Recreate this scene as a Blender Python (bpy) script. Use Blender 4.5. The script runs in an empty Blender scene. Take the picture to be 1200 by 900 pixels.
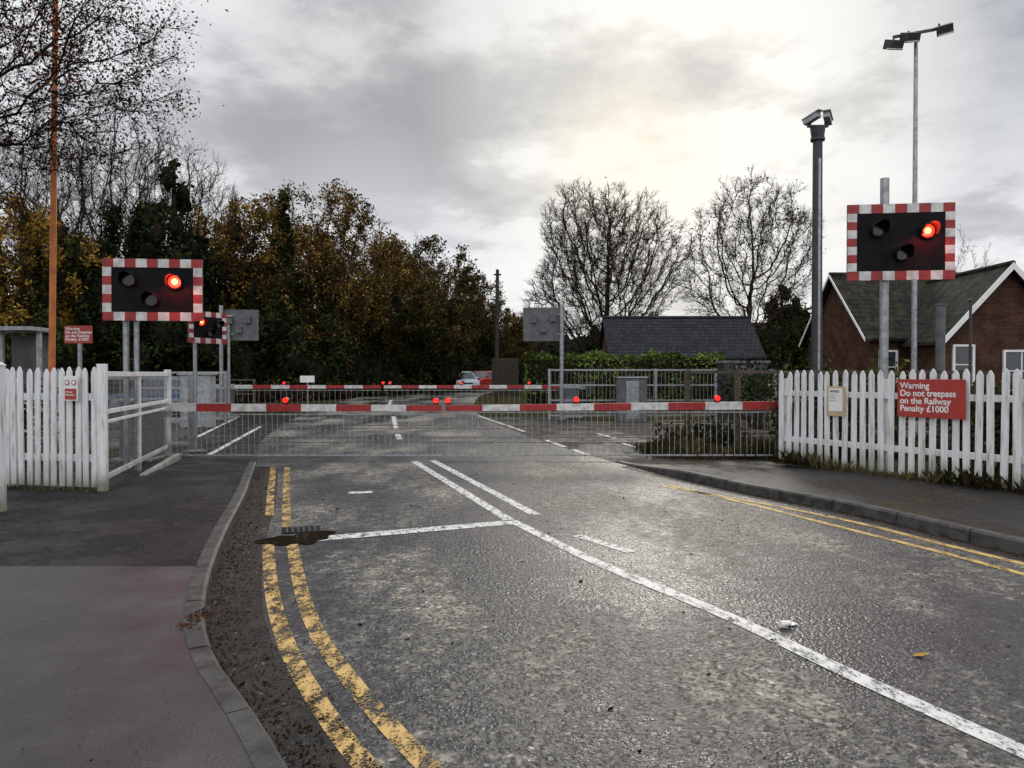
import bpy, math, random
import numpy as np
from mathutils import Vector, Matrix, kdtree
random.seed(7); RNG=np.random.default_rng(7)
sc=bpy.context.scene
sc.view_settings.view_transform='Standard'
try: sc.view_settings.look='None'
except Exception: pass
F=867.0; H0=1.6; HY=440.0
def G(px,py,z=0.0):
    d=(H0-z)*F/(py-HY); return ((px-600)*d/F,d)
def X(px,d): return (px-600)*d/F
def Z(py,d): return H0-(py-HY)*d/F
def zg(y): return float(np.interp(y,[30,60,90],[0,.5,.95]))
# ------------------------------------------------------------ materials
class NT:
    def __init__(s,name):
        s.m=bpy.data.materials.new(name); s.m.use_nodes=True
        s.t=s.m.node_tree; s.b=s.t.nodes['Principled BSDF']; s.out=s.t.nodes['Material Output']
        s.tc=s.t.nodes.new('ShaderNodeTexCoord')
    def n(s,t,**k):
        a=s.t.nodes.new(t)
        for q,v in k.items(): setattr(a,q,v)
        return a
    def l(s,a,b): s.t.links.new(a,b)
    def mapping(s,scale=(1,1,1),rot=(0,0,0),src=None):
        a=s.n('ShaderNodeMapping'); a.inputs['Scale'].default_value=scale; a.inputs['Rotation'].default_value=rot
        s.l(src or s.tc.outputs['Object'],a.inputs['Vector']); return a.outputs[0]
    def noise(s,scale,detail=4,rough=.55,vec=None,dist=0):
        a=s.n('ShaderNodeTexNoise'); a.inputs['Scale'].default_value=scale; a.inputs['Detail'].default_value=detail
        a.inputs['Roughness'].default_value=rough; a.inputs['Distortion'].default_value=dist
        s.l(vec or s.tc.outputs['Object'],a.inputs['Vector']); return a.outputs['Fac']
    def vor(s,scale,out='Distance',vec=None,feature='F1'):
        a=s.n('ShaderNodeTexVoronoi',feature=feature); a.inputs['Scale'].default_value=scale
        s.l(vec or s.tc.outputs['Object'],a.inputs['Vector']); return a.outputs[out]
    def ramp(s,fac,stops):
        a=s.n('ShaderNodeValToRGB'); e=a.color_ramp.elements
        while len(e)<len(stops): e.new(.5)
        for i,(p,c) in enumerate(stops):
            e[i].position=p
            if not hasattr(c,'__len__'): c=(c,c,c)
            e[i].color=(*c,1)
        s.l(fac,a.inputs[0]); return a.outputs[0]
    def mix(s,fac,a,b,mode='MIX'):
        m=s.n('ShaderNodeMix',data_type='RGBA',blend_type=mode)
        for sock,v in ((m.inputs[0],fac),(m.inputs[6],a),(m.inputs[7],b)):
            if hasattr(v,'links'): s.l(v,sock)
            elif hasattr(v,'__len__'): sock.default_value=(*v,1)
            else: sock.default_value=v
        return m.outputs[2]
    def math(s,op,a,b=0.0):
        m=s.n('ShaderNodeMath',operation=op)
        for sock,v in ((m.inputs[0],a),(m.inputs[1],b)):
            if hasattr(v,'links'): s.l(v,sock)
            else: sock.default_value=v
        return m.outputs[0]
    def color(s,c):
        if hasattr(c,'links'): s.l(c,s.b.inputs['Base Color'])
        else: s.b.inputs['Base Color'].default_value=(*c,1)
    def rough(s,c):
        if hasattr(c,'links'): s.l(c,s.b.inputs['Roughness'])
        else: s.b.inputs['Roughness'].default_value=c
    def bump(s,h,strength=.4,dist=.01):
        a=s.n('ShaderNodeBump'); a.inputs['Strength'].default_value=strength; a.inputs['Distance'].default_value=dist
        s.l(h,a.inputs['Height']); s.l(a.outputs[0],s.b.inputs['Normal'])
    def diffuse(s,c):
        d=s.n('ShaderNodeBsdfDiffuse'); s.l(c,d.inputs[0]); s.l(d.outputs[0],s.out.inputs[0]); s.t.nodes.remove(s.b)
def simple(name,c1,c2=None,scale=6,rough=.6,metal=0,bump=0,bscale=40,bd=.004,spec=None):
    n=NT(name); c2=c2 or tuple(x*.6 for x in c1)
    f=n.noise(scale,2,.6); n.color(n.ramp(f,[(.32,c2),(.62,c1)])); n.rough(rough)
    n.b.inputs['Metallic'].default_value=metal
    if spec is not None: n.b.inputs['Specular IOR Level'].default_value=spec
    if bump: n.bump(n.noise(bscale,1,.6),bump,bd)
    return n.m
RA=math.atan2(.33,1)
def asphalt(name,dark,mid,tan,wet=.25,agg=85,ts=.75,thr=.5,sp=(.45,.08),gs=9,streak=.45):
    n=NT(name)
    st=n.mapping(scale=(1.0,streak,1),rot=(0,0,-RA))
    a=n.noise(ts,3,.6,vec=st)
    g=n.noise(gs,6,.85)
    v=n.vor(agg,'Color'); vb=n.n('ShaderNodeRGBToBW'); n.l(v,vb.inputs[0])
    w=n.math('ADD',n.math('MULTIPLY',n.math('SUBTRACT',a,.5),1.35),n.math('ADD',.5,n.math('MULTIPLY',n.math('SUBTRACT',g,.5),1.15)))
    col=n.ramp(w,[(thr-.18,dark),(thr-.04,mid),(thr+.05,tuple((m*2+t)/3 for m,t in zip(mid,tan))),(thr+.17,tan)])
    col=n.mix(.92,col,n.ramp(vb.outputs[0],[(.15,.2),(.5,.85),(.85,1.3),(.96,2.6)]),'MULTIPLY')
    n.color(col)
    n.rough(n.ramp(w,[(thr-.15,wet),(thr+.12,wet+.35)]))
    n.l(n.ramp(w,[(thr-.15,sp[0]),(thr+.10,sp[1])]),n.b.inputs['Specular IOR Level'])
    n.bump(n.noise(agg*.8,1,.7),.9,.012)
    return n.m
M={}
M['road']=asphalt('asphalt',(.014,.015,.018),(.046,.047,.052),(.30,.28,.235),.27,48,.62,.505,(.5,.1),8)
M['pave_old']=asphalt('old_tarmac',(.007,.007,.009),(.014,.014,.016),(.036,.035,.034),.34,70,1.1,.53,(.22,.06),9,1)
M['pave_right']=asphalt('right_tarmac',(.011,.010,.010),(.022,.021,.021),(.07,.055,.038),.4,70,1.1,.54,(.22,.08),9)
n=NT('smooth_tarmac')
f=n.noise(1.3,4,.65); g=n.noise(90,2,.7)
c=n.ramp(f,[(.34,(.022,.020,.022)),(.5,(.042,.038,.042)),(.66,(.072,.065,.070))])
c=n.mix(.85,c,n.ramp(g,[(.3,.4),(.6,1.2),(.75,2.0)]),'MULTIPLY'); n.color(c)
n.rough(n.ramp(f,[(.38,.27),(.62,.5)])); n.b.inputs['Specular IOR Level'].default_value=.35; n.bump(g,.45,.006)
M['pave_smooth']=n.m
M['kerb']=simple('kerb_concrete',(.070,.068,.064),(.022,.022,.022),7,.5,bump=.6,bscale=60,bd=.008,spec=.3)
M['kerb_light']=simple('edging_concrete',(.36,.35,.32),(.18,.17,.16),5,.6,bump=.3)
n=NT('standing_water'); n.color((.020,.016,.012)); n.rough(.04); n.bump(n.noise(7,1,.5),.08,.006); M['water']=n.m
def paint(name,c,lo,hi,scale=14,dk=.45,sp=.25):
    n=NT(name); st=n.mapping(scale=(1.0,.5,1),rot=(0,0,-RA))
    f=n.noise(scale,5,.78,vec=st)
    c2=tuple(x*dk for x in c); n.color(n.ramp(f,[(lo,c2),(hi+.08,c)])); n.rough(.55); n.b.inputs['Specular IOR Level'].default_value=sp
    tr=n.n('ShaderNodeBsdfTransparent'); mx=n.n('ShaderNodeMixShader')
    w=n.math('ADD',n.math('MULTIPLY',f,.65),n.math('MULTIPLY',n.noise(75,1,.6),.35))
    n.l(n.ramp(w,[(lo,0),(hi,1)]),mx.inputs[0]); n.l(tr.outputs[0],mx.inputs[1]); n.l(n.b.outputs[0],mx.inputs[2])
    n.l(mx.outputs[0],n.out.inputs[0]); return n.m
M['white_line']=paint('white_road_paint',(.74,.73,.70),.39,.47)
M['yellow_line']=paint('yellow_road_paint',(.62,.41,.15),.455,.51,9)
M['yellow_line2']=paint('yellow_road_paint_far',(.62,.42,.14),.39,.46,9)
M['mud']=paint('gutter_mud',(.030,.022,.015),.42,.50,7,.4)
n=NT('verge_ground')
f=n.noise(.8,3,.65); g=n.noise(14,3,.7)
c=n.ramp(f,[(.3,(.03,.036,.015)),(.5,(.05,.046,.024)),(.68,(.065,.048,.028))])
n.diffuse(n.mix(.8,c,n.ramp(g,[(.3,.35),(.65,1.5)]),'MULTIPLY')); M['ground']=n.m
n=NT('ballast'); v=n.vor(22,'Color'); vb=n.n('ShaderNodeRGBToBW'); n.l(v,vb.inputs[0])
n.diffuse(n.ramp(vb.outputs[0],[(.2,(.04,.036,.032)),(.8,(.15,.135,.115))])); M['ballast']=n.m
n=NT('white_fence_paint')
sv=n.mapping(scale=(1,1,.12)); f=n.noise(18,3,.65,vec=sv); g=n.noise(2.5,2,.6)
c=n.ramp(f,[(.27,(.34,.34,.30)),(.46,(.68,.69,.69)),(.7,(.80,.81,.83))]); 
sep=n.n('ShaderNodeSeparateXYZ'); n.l(n.tc.outputs['Object'],sep.inputs[0])
low=n.ramp(n.math('ADD',n.math('MULTIPLY',sep.outputs[2],.9),n.math('MULTIPLY',g,.6)),[(.38,(.30,.33,.23)),(.75,(1,1,1))])
n.color(n.mix(1,c,low,'MULTIPLY')); n.rough(.6); n.b.inputs['Specular IOR Level'].default_value=.3; M['white']=n.m
M['galv']=simple('galvanised_steel',(.36,.375,.39),(.22,.23,.24),9,.42,.75)
M['galv_light']=simple('painted_grey_steel',(.42,.44,.45),(.25,.26,.27),9,.5,.2)
M['skirt']=simple('skirt_rod_steel',(.38,.39,.40),(.20,.205,.21),9,.5,.3)
M['grey']=simple('grey_housing',(.12,.125,.13),(.07,.073,.078),3,.5)
M['dkgrey']=simple('dark_grey_column',(.05,.053,.057),(.03,.032,.035),4,.45,.3)
M['black']=simple('matt_black',(.010,.010,.012),(.005,.005,.006),5,.75,spec=.15)
M['red']=simple('red_retroreflective',(.36,.018,.018),(.22,.013,.014),8,.45)
M['boomwhite']=simple('white_retroreflective',(.66,.66,.64),(.42,.41,.39),8,.45)
M['signred']=simple('sign_red',(.40,.04,.03),(.33,.034,.028),3,.45)
M['signwhite']=simple('sign_white',(.82,.82,.8),(.7,.7,.68),3,.5)
M['notice']=simple('faded_notice',(.60,.43,.27),(.43,.31,.19),9,.6)
M['orange']=simple('orange_pole_paint',(.62,.19,.035),(.42,.12,.03),6,.5)
M['wood']=simple('weathered_timber',(.11,.09,.068),(.05,.042,.033),12,.8,spec=.2)
M['tele']=simple('pole_timber',(.05,.042,.035),(.025,.02,.017),12,.8,spec=.2)
M['rail']=simple('rail_steel',(.28,.25,.23),(.12,.09,.07),8,.35,.8)
n=NT('tree_bark'); n.diffuse(n.ramp(n.noise(3,1,.6),[(.32,(.018,.015,.013)),(.62,(.055,.044,.035))])); M['bark']=n.m
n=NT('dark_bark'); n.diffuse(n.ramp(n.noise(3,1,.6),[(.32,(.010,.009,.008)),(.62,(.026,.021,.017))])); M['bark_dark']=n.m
def lens(name,c,e):
    n=NT(name); n.color(c); n.b.inputs['Emission Color'].default_value=(*c,1); n.b.inputs['Emission Strength'].default_value=e; n.rough(.3); return n.m
M['lit']=lens('red_lamp_lit',(1,.02,.008),5.0)
M['litcore']=lens('red_lamp_core',(1,.20,.05),9.0)
M['boomlamp']=lens('boom_lamp_red',(1,.02,.015),1.0)
M['unlit']=simple('unlit_lens',(.03,.012,.012),(.02,.008,.008),6,.15)
def leafmat(name,stops):
    n=NT(name); g=n.n('ShaderNodeNewGeometry')
    c=n.ramp(g.outputs['Random Per Island'],stops)
    big=n.noise(.7,1,.6)
    n.diffuse(n.mix(.95,c,n.ramp(big,[(.36,.30),(.62,1.4)]),'MULTIPLY')); return n.m
M['leaf_brown']=leafmat('autumn_leaves_brown',[(0,(.05,.038,.014)),(.35,(.13,.08,.024)),(.7,(.23,.135,.035)),(.9,(.30,.18,.045)),(1,(.08,.085,.028))])
M['leaf_olive']=leafmat('autumn_leaves_olive',[(0,(.035,.032,.014)),(.4,(.085,.062,.022)),(.8,(.15,.10,.032)),(1,(.06,.07,.025))])
M['leaf_red']=leafmat('autumn_leaves_red',[(0,(.03,.013,.011)),(.5,(.065,.022,.017)),(1,(.09,.04,.02))])
M['leaf_yellow']=leafmat('autumn_leaves_yellow',[(0,(.13,.09,.02)),(.5,(.30,.19,.04)),(1,(.38,.21,.04))])
M['leaf_dark']=leafmat('dark_evergreen_leaves',[(0,(.010,.016,.007)),(.6,(.022,.034,.013)),(1,(.045,.056,.019))])
M['leaf_ivy']=leafmat('ivy_leaves',[(0,(.016,.026,.010)),(.6,(.038,.052,.017)),(1,(.07,.076,.025))])
M['leaf_hedge']=leafmat('hedge_leaves',[(0,(.04,.075,.018)),(.6,(.09,.14,.032)),(1,(.18,.18,.05))])
M['leaf_weed']=leafmat('weeds',[(0,(.035,.03,.016)),(.5,(.07,.06,.025)),(1,(.12,.09,.04))])
M['leaf_litter']=leafmat('leaf_litter_mat',[(0,(.010,.007,.005)),(.65,(.026,.016,.011)),(.93,(.07,.042,.02)),(1,(.24,.17,.07))])
n=NT('brickwork'); b=n.n('ShaderNodeTexBrick'); 
for k,v in (('Scale',1.0),('Brick Width',.225),('Row Height',.075),('Mortar Size',.008)): b.inputs[k].default_value=v
b.inputs['Color1'].default_value=(.10,.040,.026,1); b.inputs['Color2'].default_value=(.055,.026,.021,1); b.inputs['Mortar'].default_value=(.09,.075,.06,1)
sx=n.n('ShaderNodeSeparateXYZ'); n.l(n.tc.outputs['Object'],sx.inputs[0]); cx=n.n('ShaderNodeCombineXYZ')
n.l(n.math('ADD',sx.outputs[0],sx.outputs[1]),cx.inputs[0]); n.l(sx.outputs[2],cx.inputs[1]); n.l(cx.outputs[0],b.inputs['Vector'])
n.diffuse(n.mix(.8,b.outputs['Color'],n.ramp(n.noise(1.5,3,.65),[(.3,.45),(.7,1.3)]),'MULTIPLY')); M['brick']=n.m
def tiles(name,c1,c2,moss,mo=.48):
    n=NT(name); b=n.n('ShaderNodeTexBrick')
    for k,v in (('Scale',1.0),('Brick Width',.26),('Row Height',.17),('Mortar Size',.016)): b.inputs[k].default_value=v
    b.inputs['Color1'].default_value=(*c1,1); b.inputs['Color2'].default_value=(*c2,1); b.inputs['Mortar'].default_value=(.004,.004,.004,1)
    sx=n.n('ShaderNodeSeparateXYZ'); n.l(n.tc.outputs['Object'],sx.inputs[0]); cx=n.n('ShaderNodeCombineXYZ')
    n.l(n.math('ADD',sx.outputs[0],n.math('MULTIPLY',sx.outputs[1],.2)),cx.inputs[0]); n.l(sx.outputs[2],cx.inputs[1]); n.l(cx.outputs[0],b.inputs['Vector'])
    c=n.mix(n.ramp(n.noise(2.2,4,.8),[(mo,0),(mo+.12,.85)]),b.outputs['Color'],moss)
    n.color(c); n.rough(.75); n.b.inputs['Specular IOR Level'].default_value=.15; return n.m
M['tile']=tiles('clay_roof_tiles',(.026,.021,.019),(.011,.010,.009),(.042,.043,.022))
M['slate']=tiles('slate_roof',(.030,.033,.040),(.016,.018,.023),(.036,.037,.034),.53)
M['tile_red']=tiles('brown_roof_tiles',(.10,.065,.046),(.07,.046,.035),(.07,.06,.04))
M['glass']=simple('window_glass',(.05,.06,.07),(.03,.035,.04),2,.08)
M['carblue']=simple('car_paint_blue',(.06,.11,.2),(.05,.1,.18),1,.25)
M['carsilver']=simple('car_paint_silver',(.60,.70,.82),(.55,.65,.77),1,.25)
M['carred']=simple('car_paint_red',(.48,.03,.03),(.42,.02,.02),1,.25)
M['tyre']=simple('tyre_rubber',(.02,.02,.02),(.012,.012,.012),5,.8)
# ------------------------------------------------------------ mesh builder
class MB:
    def __init__(s): s.v=[];s.f=[];s.mi=[];s.sm=[];s.ms=[]
    def m(s,k):
        if k not in s.ms: s.ms.append(k)
        return s.ms.index(k)
    def add(s,vs,fs,k,smooth=False):
        o=len(s.v); s.v+=[tuple(p) for p in vs]; i=s.m(k)
        for f in fs: s.f.append([o+a for a in f]); s.mi.append(i); s.sm.append(smooth)
    def box(s,c,sz,k,rz=0,rx=0,ry=0,taper=None):
        R=Matrix.Rotation(rz,3,'Z')@Matrix.Rotation(ry,3,'Y')@Matrix.Rotation(rx,3,'X'); vs=[]
        for z in(-.5,.5):
            for x,y in((-.5,-.5),(.5,-.5),(.5,.5),(-.5,.5)):
                t=(taper if (taper and z>0) else 1)
                vs.append(Vector(c)+R@Vector((x*sz[0]*t,y*sz[1]*t,z*sz[2])))
        s.add(vs,[(3,2,1,0),(4,5,6,7),(0,1,5,4),(1,2,6,5),(2,3,7,6),(3,0,4,7)],k)
    def cyl(s,p0,p1,r0,k,r1=None,n=12,caps=True):
        r1=r0 if r1 is None else r1; p0=Vector(p0);p1=Vector(p1); d=(p1-p0).normalized()
        u=d.orthogonal().normalized(); w=d.cross(u); vs=[]
        for p,r in((p0,r0),(p1,r1)):
            for i in range(n):
                a=2*math.pi*i/n; vs.append(p+(u*math.cos(a)+w*math.sin(a))*r)
        s.add(vs,[(i,(i+1)%n,n+(i+1)%n,n+i) for i in range(n)],k,n>4)
        if caps:
            s.add(vs[:n],[tuple(range(n))[::-1]],k); s.add(vs[n:],[tuple(range(n))],k)
    def ext(s,pts,vec,k):
        n=len(pts); a=[Vector(p) for p in pts]; b=[p+Vector(vec) for p in a]
        s.add(a+b,[tuple(range(n))[::-1],tuple(range(n,2*n))]+[(i,(i+1)%n,n+(i+1)%n,n+i) for i in range(n)],k)
    def face(s,pts,k): s.add(pts,[tuple(range(len(pts)))],k)
    def sphere(s,c,r,k,sc_=(1,1,1),nu=12,nv=8):
        vs=[];fs=[]
        for j in range(nv+1):
            t=math.pi*j/nv
            for i in range(nu):
                a=2*math.pi*i/nu; vs.append((c[0]+r*sc_[0]*math.sin(t)*math.cos(a),c[1]+r*sc_[1]*math.sin(t)*math.sin(a),c[2]+r*sc_[2]*math.cos(t)))
        for j in range(nv):
            for i in range(nu): fs.append((j*nu+i,(j+1)*nu+i,(j+1)*nu+(i+1)%nu,j*nu+(i+1)%nu))
        s.add(vs,fs,k,True)
    def obj(s,name,parent=None,bevel=0,loc=(0,0,0),rz=0):
        me=bpy.data.meshes.new(name); me.from_pydata(s.v,[],s.f)
        for k in s.ms: me.materials.append(M[k])
        me.polygons.foreach_set('material_index',s.mi); me.polygons.foreach_set('use_smooth',s.sm); me.update()
        o=bpy.data.objects.new(name,me); sc.collection.objects.link(o); o.location=loc; o.rotation_euler=(0,0,rz)
        if parent: o.parent=parent
        if bevel:
            b=o.modifiers.new('bevel','BEVEL'); b.width=bevel; b.segments=2; b.limit_method='ANGLE'
        return o
def empty(name,loc=(0,0,0),rz=0):
    e=bpy.data.objects.new(name,None); sc.collection.objects.link(e); e.location=loc; e.rotation_euler=(0,0,rz); return e
def npmesh(name,parts,parent=None,loc=(0,0,0)):
    V=[];Q=[];mi=[];o=0
    for i,(v,q,k) in enumerate(parts):
        V.append(v);Q.append(q+o);mi.append(np.full(len(q),i,dtype=np.int32)); o+=len(v)
    V=np.concatenate(V).astype(np.float32);Q=np.concatenate(Q).astype(np.int32);mi=np.concatenate(mi)
    me=bpy.data.meshes.new(name); me.vertices.add(len(V)); me.vertices.foreach_set('co',V.ravel())
    me.loops.add(len(Q)*4); me.loops.foreach_set('vertex_index',Q.ravel()); me.polygons.add(len(Q))
    me.polygons.foreach_set('loop_start',np.arange(len(Q),dtype=np.int32)*4)
    for p in parts: me.materials.append(M[p[2]])
    me.polygons.foreach_set('material_index',mi); me.update(calc_edges=True); me.validate()
    o=bpy.data.objects.new(name,me); sc.collection.objects.link(o); o.location=loc
    if parent:o.parent=parent
    return o
def tubes(P0,P1,R0,R1,n):
    d=P1-P0; L=np.linalg.norm(d,axis=1,keepdims=True)+1e-9; d=d/L
    ref=np.where(np.abs(d[:,2:3])<.9,np.array([[0,0,1.]]),np.array([[1.,0,0]])); u=np.cross(d,ref); u/=np.linalg.norm(u,axis=1,keepdims=True)+1e-9; w=np.cross(d,u)
    a=np.arange(n)*2*np.pi/n; ring=u[:,None]*np.cos(a)[None,:,None]+w[:,None]*np.sin(a)[None,:,None]
    v=np.concatenate([P0[:,None]+ring*R0[:,None,None],P1[:,None]+ring*R1[:,None,None]],1).reshape(-1,3)
    i=np.arange(n);j=(i+1)%n; f=np.stack([i,j,n+j,n+i],1); q=(f[None]+(np.arange(len(P0))*2*n)[:,None,None]).reshape(-1,4)
    return v,q
def leaves(C,size,rng,flat=0.0,asp=.6):
    N=len(C); a=rng.normal(size=(N,3)); a[:,2]*=(1-flat); a/=np.linalg.norm(a,axis=1,keepdims=True)+1e-9
    b=rng.normal(size=(N,3)); b[:,2]*=(1-flat); b-=a*np.sum(a*b,1,keepdims=True); b/=np.linalg.norm(b,axis=1,keepdims=True)+1e-9
    s=(size*rng.uniform(.5,1.4,N))[:,None]
    v=np.stack([C-a*s,C+b*s*asp-a*s*.1,C+a*s,C-b*s*asp+a*s*.15],1).reshape(-1,3)
    q=np.arange(N*4).reshape(-1,4); return v,q
# ------------------------------------------------------------ trees
def sctree(seed,H,R,base,n=1100,step=.5,kill=.9,tw=3,tl=.7,tr=.011,lean=(0,0),shell=.35,upb=.15,tip=.014,pw=2.05,wob=.2,twr=.6):
    rng=np.random.default_rng(seed)
    cz=(H+base)/2; hz=(H-base)/2
    d=rng.normal(size=(n,3)); d/=np.linalg.norm(d,axis=1,keepdims=True); r=rng.uniform(0,1,n)**shell
    A=d*r[:,None]*np.array([R,R,hz])
    ph=rng.uniform(0,6.28,6); lump=1+.12*np.sin(3*np.arctan2(d[:,1],d[:,0])+ph[0]+3*d[:,2])+.10*np.sin(5*d[:,2]+ph[1]+2*d[:,0])
    A*=lump[:,None]; A[:,2]+=cz; A[:,0]+=lean[0]*(A[:,2]/H); A[:,1]+=lean[1]*(A[:,2]/H)
    A=[Vector(p) for p in A]
    nodes=[Vector((0,0,0))]; par=[-1]; z=0
    while z<base*.85:
        z+=step; p=nodes[-1]+Vector((rng.normal()*.05+lean[0]*step/H,rng.normal()*.05+lean[1]*step/H,step)); nodes.append(p); par.append(len(nodes)-2)
    for it in range(110):
        kd=kdtree.KDTree(len(nodes))
        for i,p in enumerate(nodes): kd.insert(p,i)
        kd.balance(); acc={}; keep=[]
        for a in A:
            co,i,dist=kd.find(a)
            if dist<kill: continue
            keep.append(a)
            if dist<H*.75:
                dd=(a-nodes[i]); dd.normalize()
                acc[i]=acc.get(i,Vector((0,0,0)))+dd
        A=keep; added=0
        for i,dv in acc.items():
            if dv.length<1e-4: continue
            dv.normalize(); dv=dv+Vector(rng.normal(size=3))*wob+Vector((0,0,upb)); dv.normalize()
            p=nodes[i]+dv*step; co,j,ds=kd.find(p)
            if ds<step*.45: continue
            nodes.append(p); par.append(i); added+=1
        if not added or not A: break
    N=len(nodes); P=np.array([tuple(p) for p in nodes]); par=np.array(par)
    R_=np.zeros(N)
    for i in range(N-1,0,-1):
        if R_[i]==0: R_[i]=tip**pw
        R_[par[i]]+=R_[i]
    rad=R_**(1/pw)
    i=np.arange(1,N); P0=P[par[i]];P1=P[i];r1=rad[i]; r0=np.minimum(rad[par[i]],r1*1.35); 
    thick=r1>.07; parts=[]
    if thick.any():
        v,q=tubes(P0[thick],P1[thick]+(P1-P0)[thick]*.06,r0[thick],r1[thick],8); parts.append((v,q))
    v,q=tubes(P0[~thick],P1[~thick],r0[~thick],r1[~thick],4); parts.append((v,q))
    thin=np.where(r1<.045)[0]; T0=np.repeat(P1[thin],tw,0); D=np.repeat((P1-P0)[thin]/step,tw,0)
    ctr=np.array([lean[0],lean[1],base*.9]); rad_dir=T0-ctr; rad_dir/=np.linalg.norm(rad_dir,axis=1,keepdims=True)+1e-6
    dirn=D*.45+rad_dir*.6+rng.normal(size=T0.shape)*twr*.75; dirn/=np.linalg.norm(dirn,axis=1,keepdims=True)
    L=tl*rng.uniform(.4,1.1,len(T0))[:,None]; T1=T0+dirn*L
    v,q=tubes(T0,T1,np.full(len(T0),tr),np.full(len(T0),tr*.6),3); parts.append((v,q))
    S0=np.repeat(T0+(T1-T0)*.55,2,0); d2=np.repeat(dirn,2,0)+rng.normal(size=S0.shape)*.45; d2/=np.linalg.norm(d2,axis=1,keepdims=True); S1=S0+d2*np.repeat(L,2,0)*.6
    v,q=tubes(S0,S1,np.full(len(S0),tr*.65),np.full(len(S0),tr*.4),3); parts.append((v,q))
    tips=np.concatenate([T1,S1,T0+(T1-T0)*.5])
    return parts,tips,P,rad
def blobleaves(blobs,dens,size,rng,inner=.55):
    out=[]
    for (c,r) in blobs:
        r=np.array(r,float); nn=int(dens*(r[0]*r[1]+r[0]*r[2]+r[1]*r[2]))
        d=rng.normal(size=(nn,3)); d/=np.linalg.norm(d,axis=1,keepdims=True)
        ph=rng.uniform(0,6.28,4)
        l=1+.14*np.sin(4*d[:,0]+ph[0]+3*d[:,2])+.12*np.sin(6*d[:,1]+ph[1])+.1*np.sin(9*d[:,2]+ph[2]+5*d[:,0])
        rr=rng.uniform(inner,1.08,nn)**.7*l
        out.append(np.array(c)+d*rr[:,None]*r)
    return np.concatenate(out)
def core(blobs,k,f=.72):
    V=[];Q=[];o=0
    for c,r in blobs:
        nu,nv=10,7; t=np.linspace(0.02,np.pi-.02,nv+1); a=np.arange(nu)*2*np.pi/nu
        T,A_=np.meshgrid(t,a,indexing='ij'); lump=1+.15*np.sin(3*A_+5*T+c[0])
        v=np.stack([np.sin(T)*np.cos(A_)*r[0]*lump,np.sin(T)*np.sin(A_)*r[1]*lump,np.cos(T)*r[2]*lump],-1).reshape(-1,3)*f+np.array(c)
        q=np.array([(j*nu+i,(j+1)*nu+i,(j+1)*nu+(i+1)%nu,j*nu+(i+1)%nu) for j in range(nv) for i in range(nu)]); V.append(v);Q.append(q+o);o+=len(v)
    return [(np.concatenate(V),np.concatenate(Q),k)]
# ------------------------------------------------------------ ground & road
def cr(pts,n=12):
    out=[]; P=[np.array(p,float) for p in pts]; P=[2*P[0]-P[1]]+P+[2*P[-1]-P[-2]]
    for i in range(1,len(P)-2):
        for t in np.arange(n)/n:
            a,b,c,d=P[i-1:i+3]; out.append(.5*(2*b+(c-a)*t+(2*a-5*b+4*c-d)*t*t+(3*b-a-3*c+d)*t**3))
    out.append(P[-2]); return np.array(out)
def resamp(p,n):
    s=np.concatenate([[0],np.cumsum(np.linalg.norm(np.diff(p,axis=0),axis=1))]); t=np.linspace(0,s[-1],n)
    return np.stack([np.interp(t,s,p[:,0]),np.interp(t,s,p[:,1])],1)
Lk=cr([(6,-6),(3.2,-3),(.9,0),(-.96,3.02),(-1.65,4.08),(-2.12,5.14),(-2.70,6.94),(-3.54,9.9),(-4.7,13.6),(-6.1,18),(-8,27),(-9.2,36),(-9.4,46),(-8,58),(-3,74),(8,95),(30,120)])
Rk=cr([(14,-6),(10,-1.5),(6.6,2.5),(5.4,4.6),(4.55,6.6),(3.95,8.5),(3.0,10.5),(1.9,13.6),(.8,17.8),(-.6,25),(-1.5,32),(-2.0,40),(-1.8,50),(.6,62),(6,76),(17,90),(36,110)])
g=MB(); gy=[-700,30,60,90,700]
for a,b in zip(gy[:-1],gy[1:]): g.face([(-700,a,zg(a)-.02),(700,a,zg(a)-.02),(700,b,zg(b)-.02),(-700,b,zg(b)-.02)],'ground')
g.obj('ground')
def xat(K,y): 
    o=np.argsort(K[:,1]); return float(np.interp(y,K[o,1],K[o,0]))
r=MB(); ys=np.concatenate([np.linspace(-6,30,110),np.linspace(30,60,40)[1:],np.linspace(60,90,40)[1:]])
for a,b in zip(ys[:-1],ys[1:]):
    r.face([(xat(Lk,a),a,zg(a)),(xat(Rk,a),a,zg(a)),(xat(Rk,b),b,zg(b)),(xat(Lk,b),b,zg(b))],'road')
r.obj('road')
t=MB(); t.face([(-90,16.2,-.006),(90,16.2,-.006),(90,26,-.006),(-90,26,-.006)],'ballast'); t.obj('railway_ballast')
t=MB()
for y in (17.6,19.03,22.2,23.63):
    for seg in ((-90,-11.2),(-11.2,4.5),(4.5,90)):
        h=.16 if seg[0]!=-11.2 else .018
        t.box(((seg[0]+seg[1])/2,y,h/2+.001),(seg[1]-seg[0],.07,h),'rail')
        if seg[0]==-11.2:
            t.box(((seg[0]+seg[1])/2,y+.09,.004),(seg[1]-seg[0],.08,.006),'black')
for x in np.arange(-60,60,.65):
    if -11.5<x<4.6: continue
    for y in (18.3,22.9): t.box((x,y,.02),(.25,2.5,.06),'wood')
t.obj('railway_track')
t=MB(); a,b=13.2,28.5
t.face([(-7.0,a,-.002),(-4.3,a,-.002),(-7.6,b,-.002),(-11.0,b,-.002)],'pave_old')
t.face([(1.6,a,-.002),(4.2,a,-.002),(2.0,b,-.002),(-1.2,b,-.002)],'pave_right')
t.obj('crossing_footway')
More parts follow.
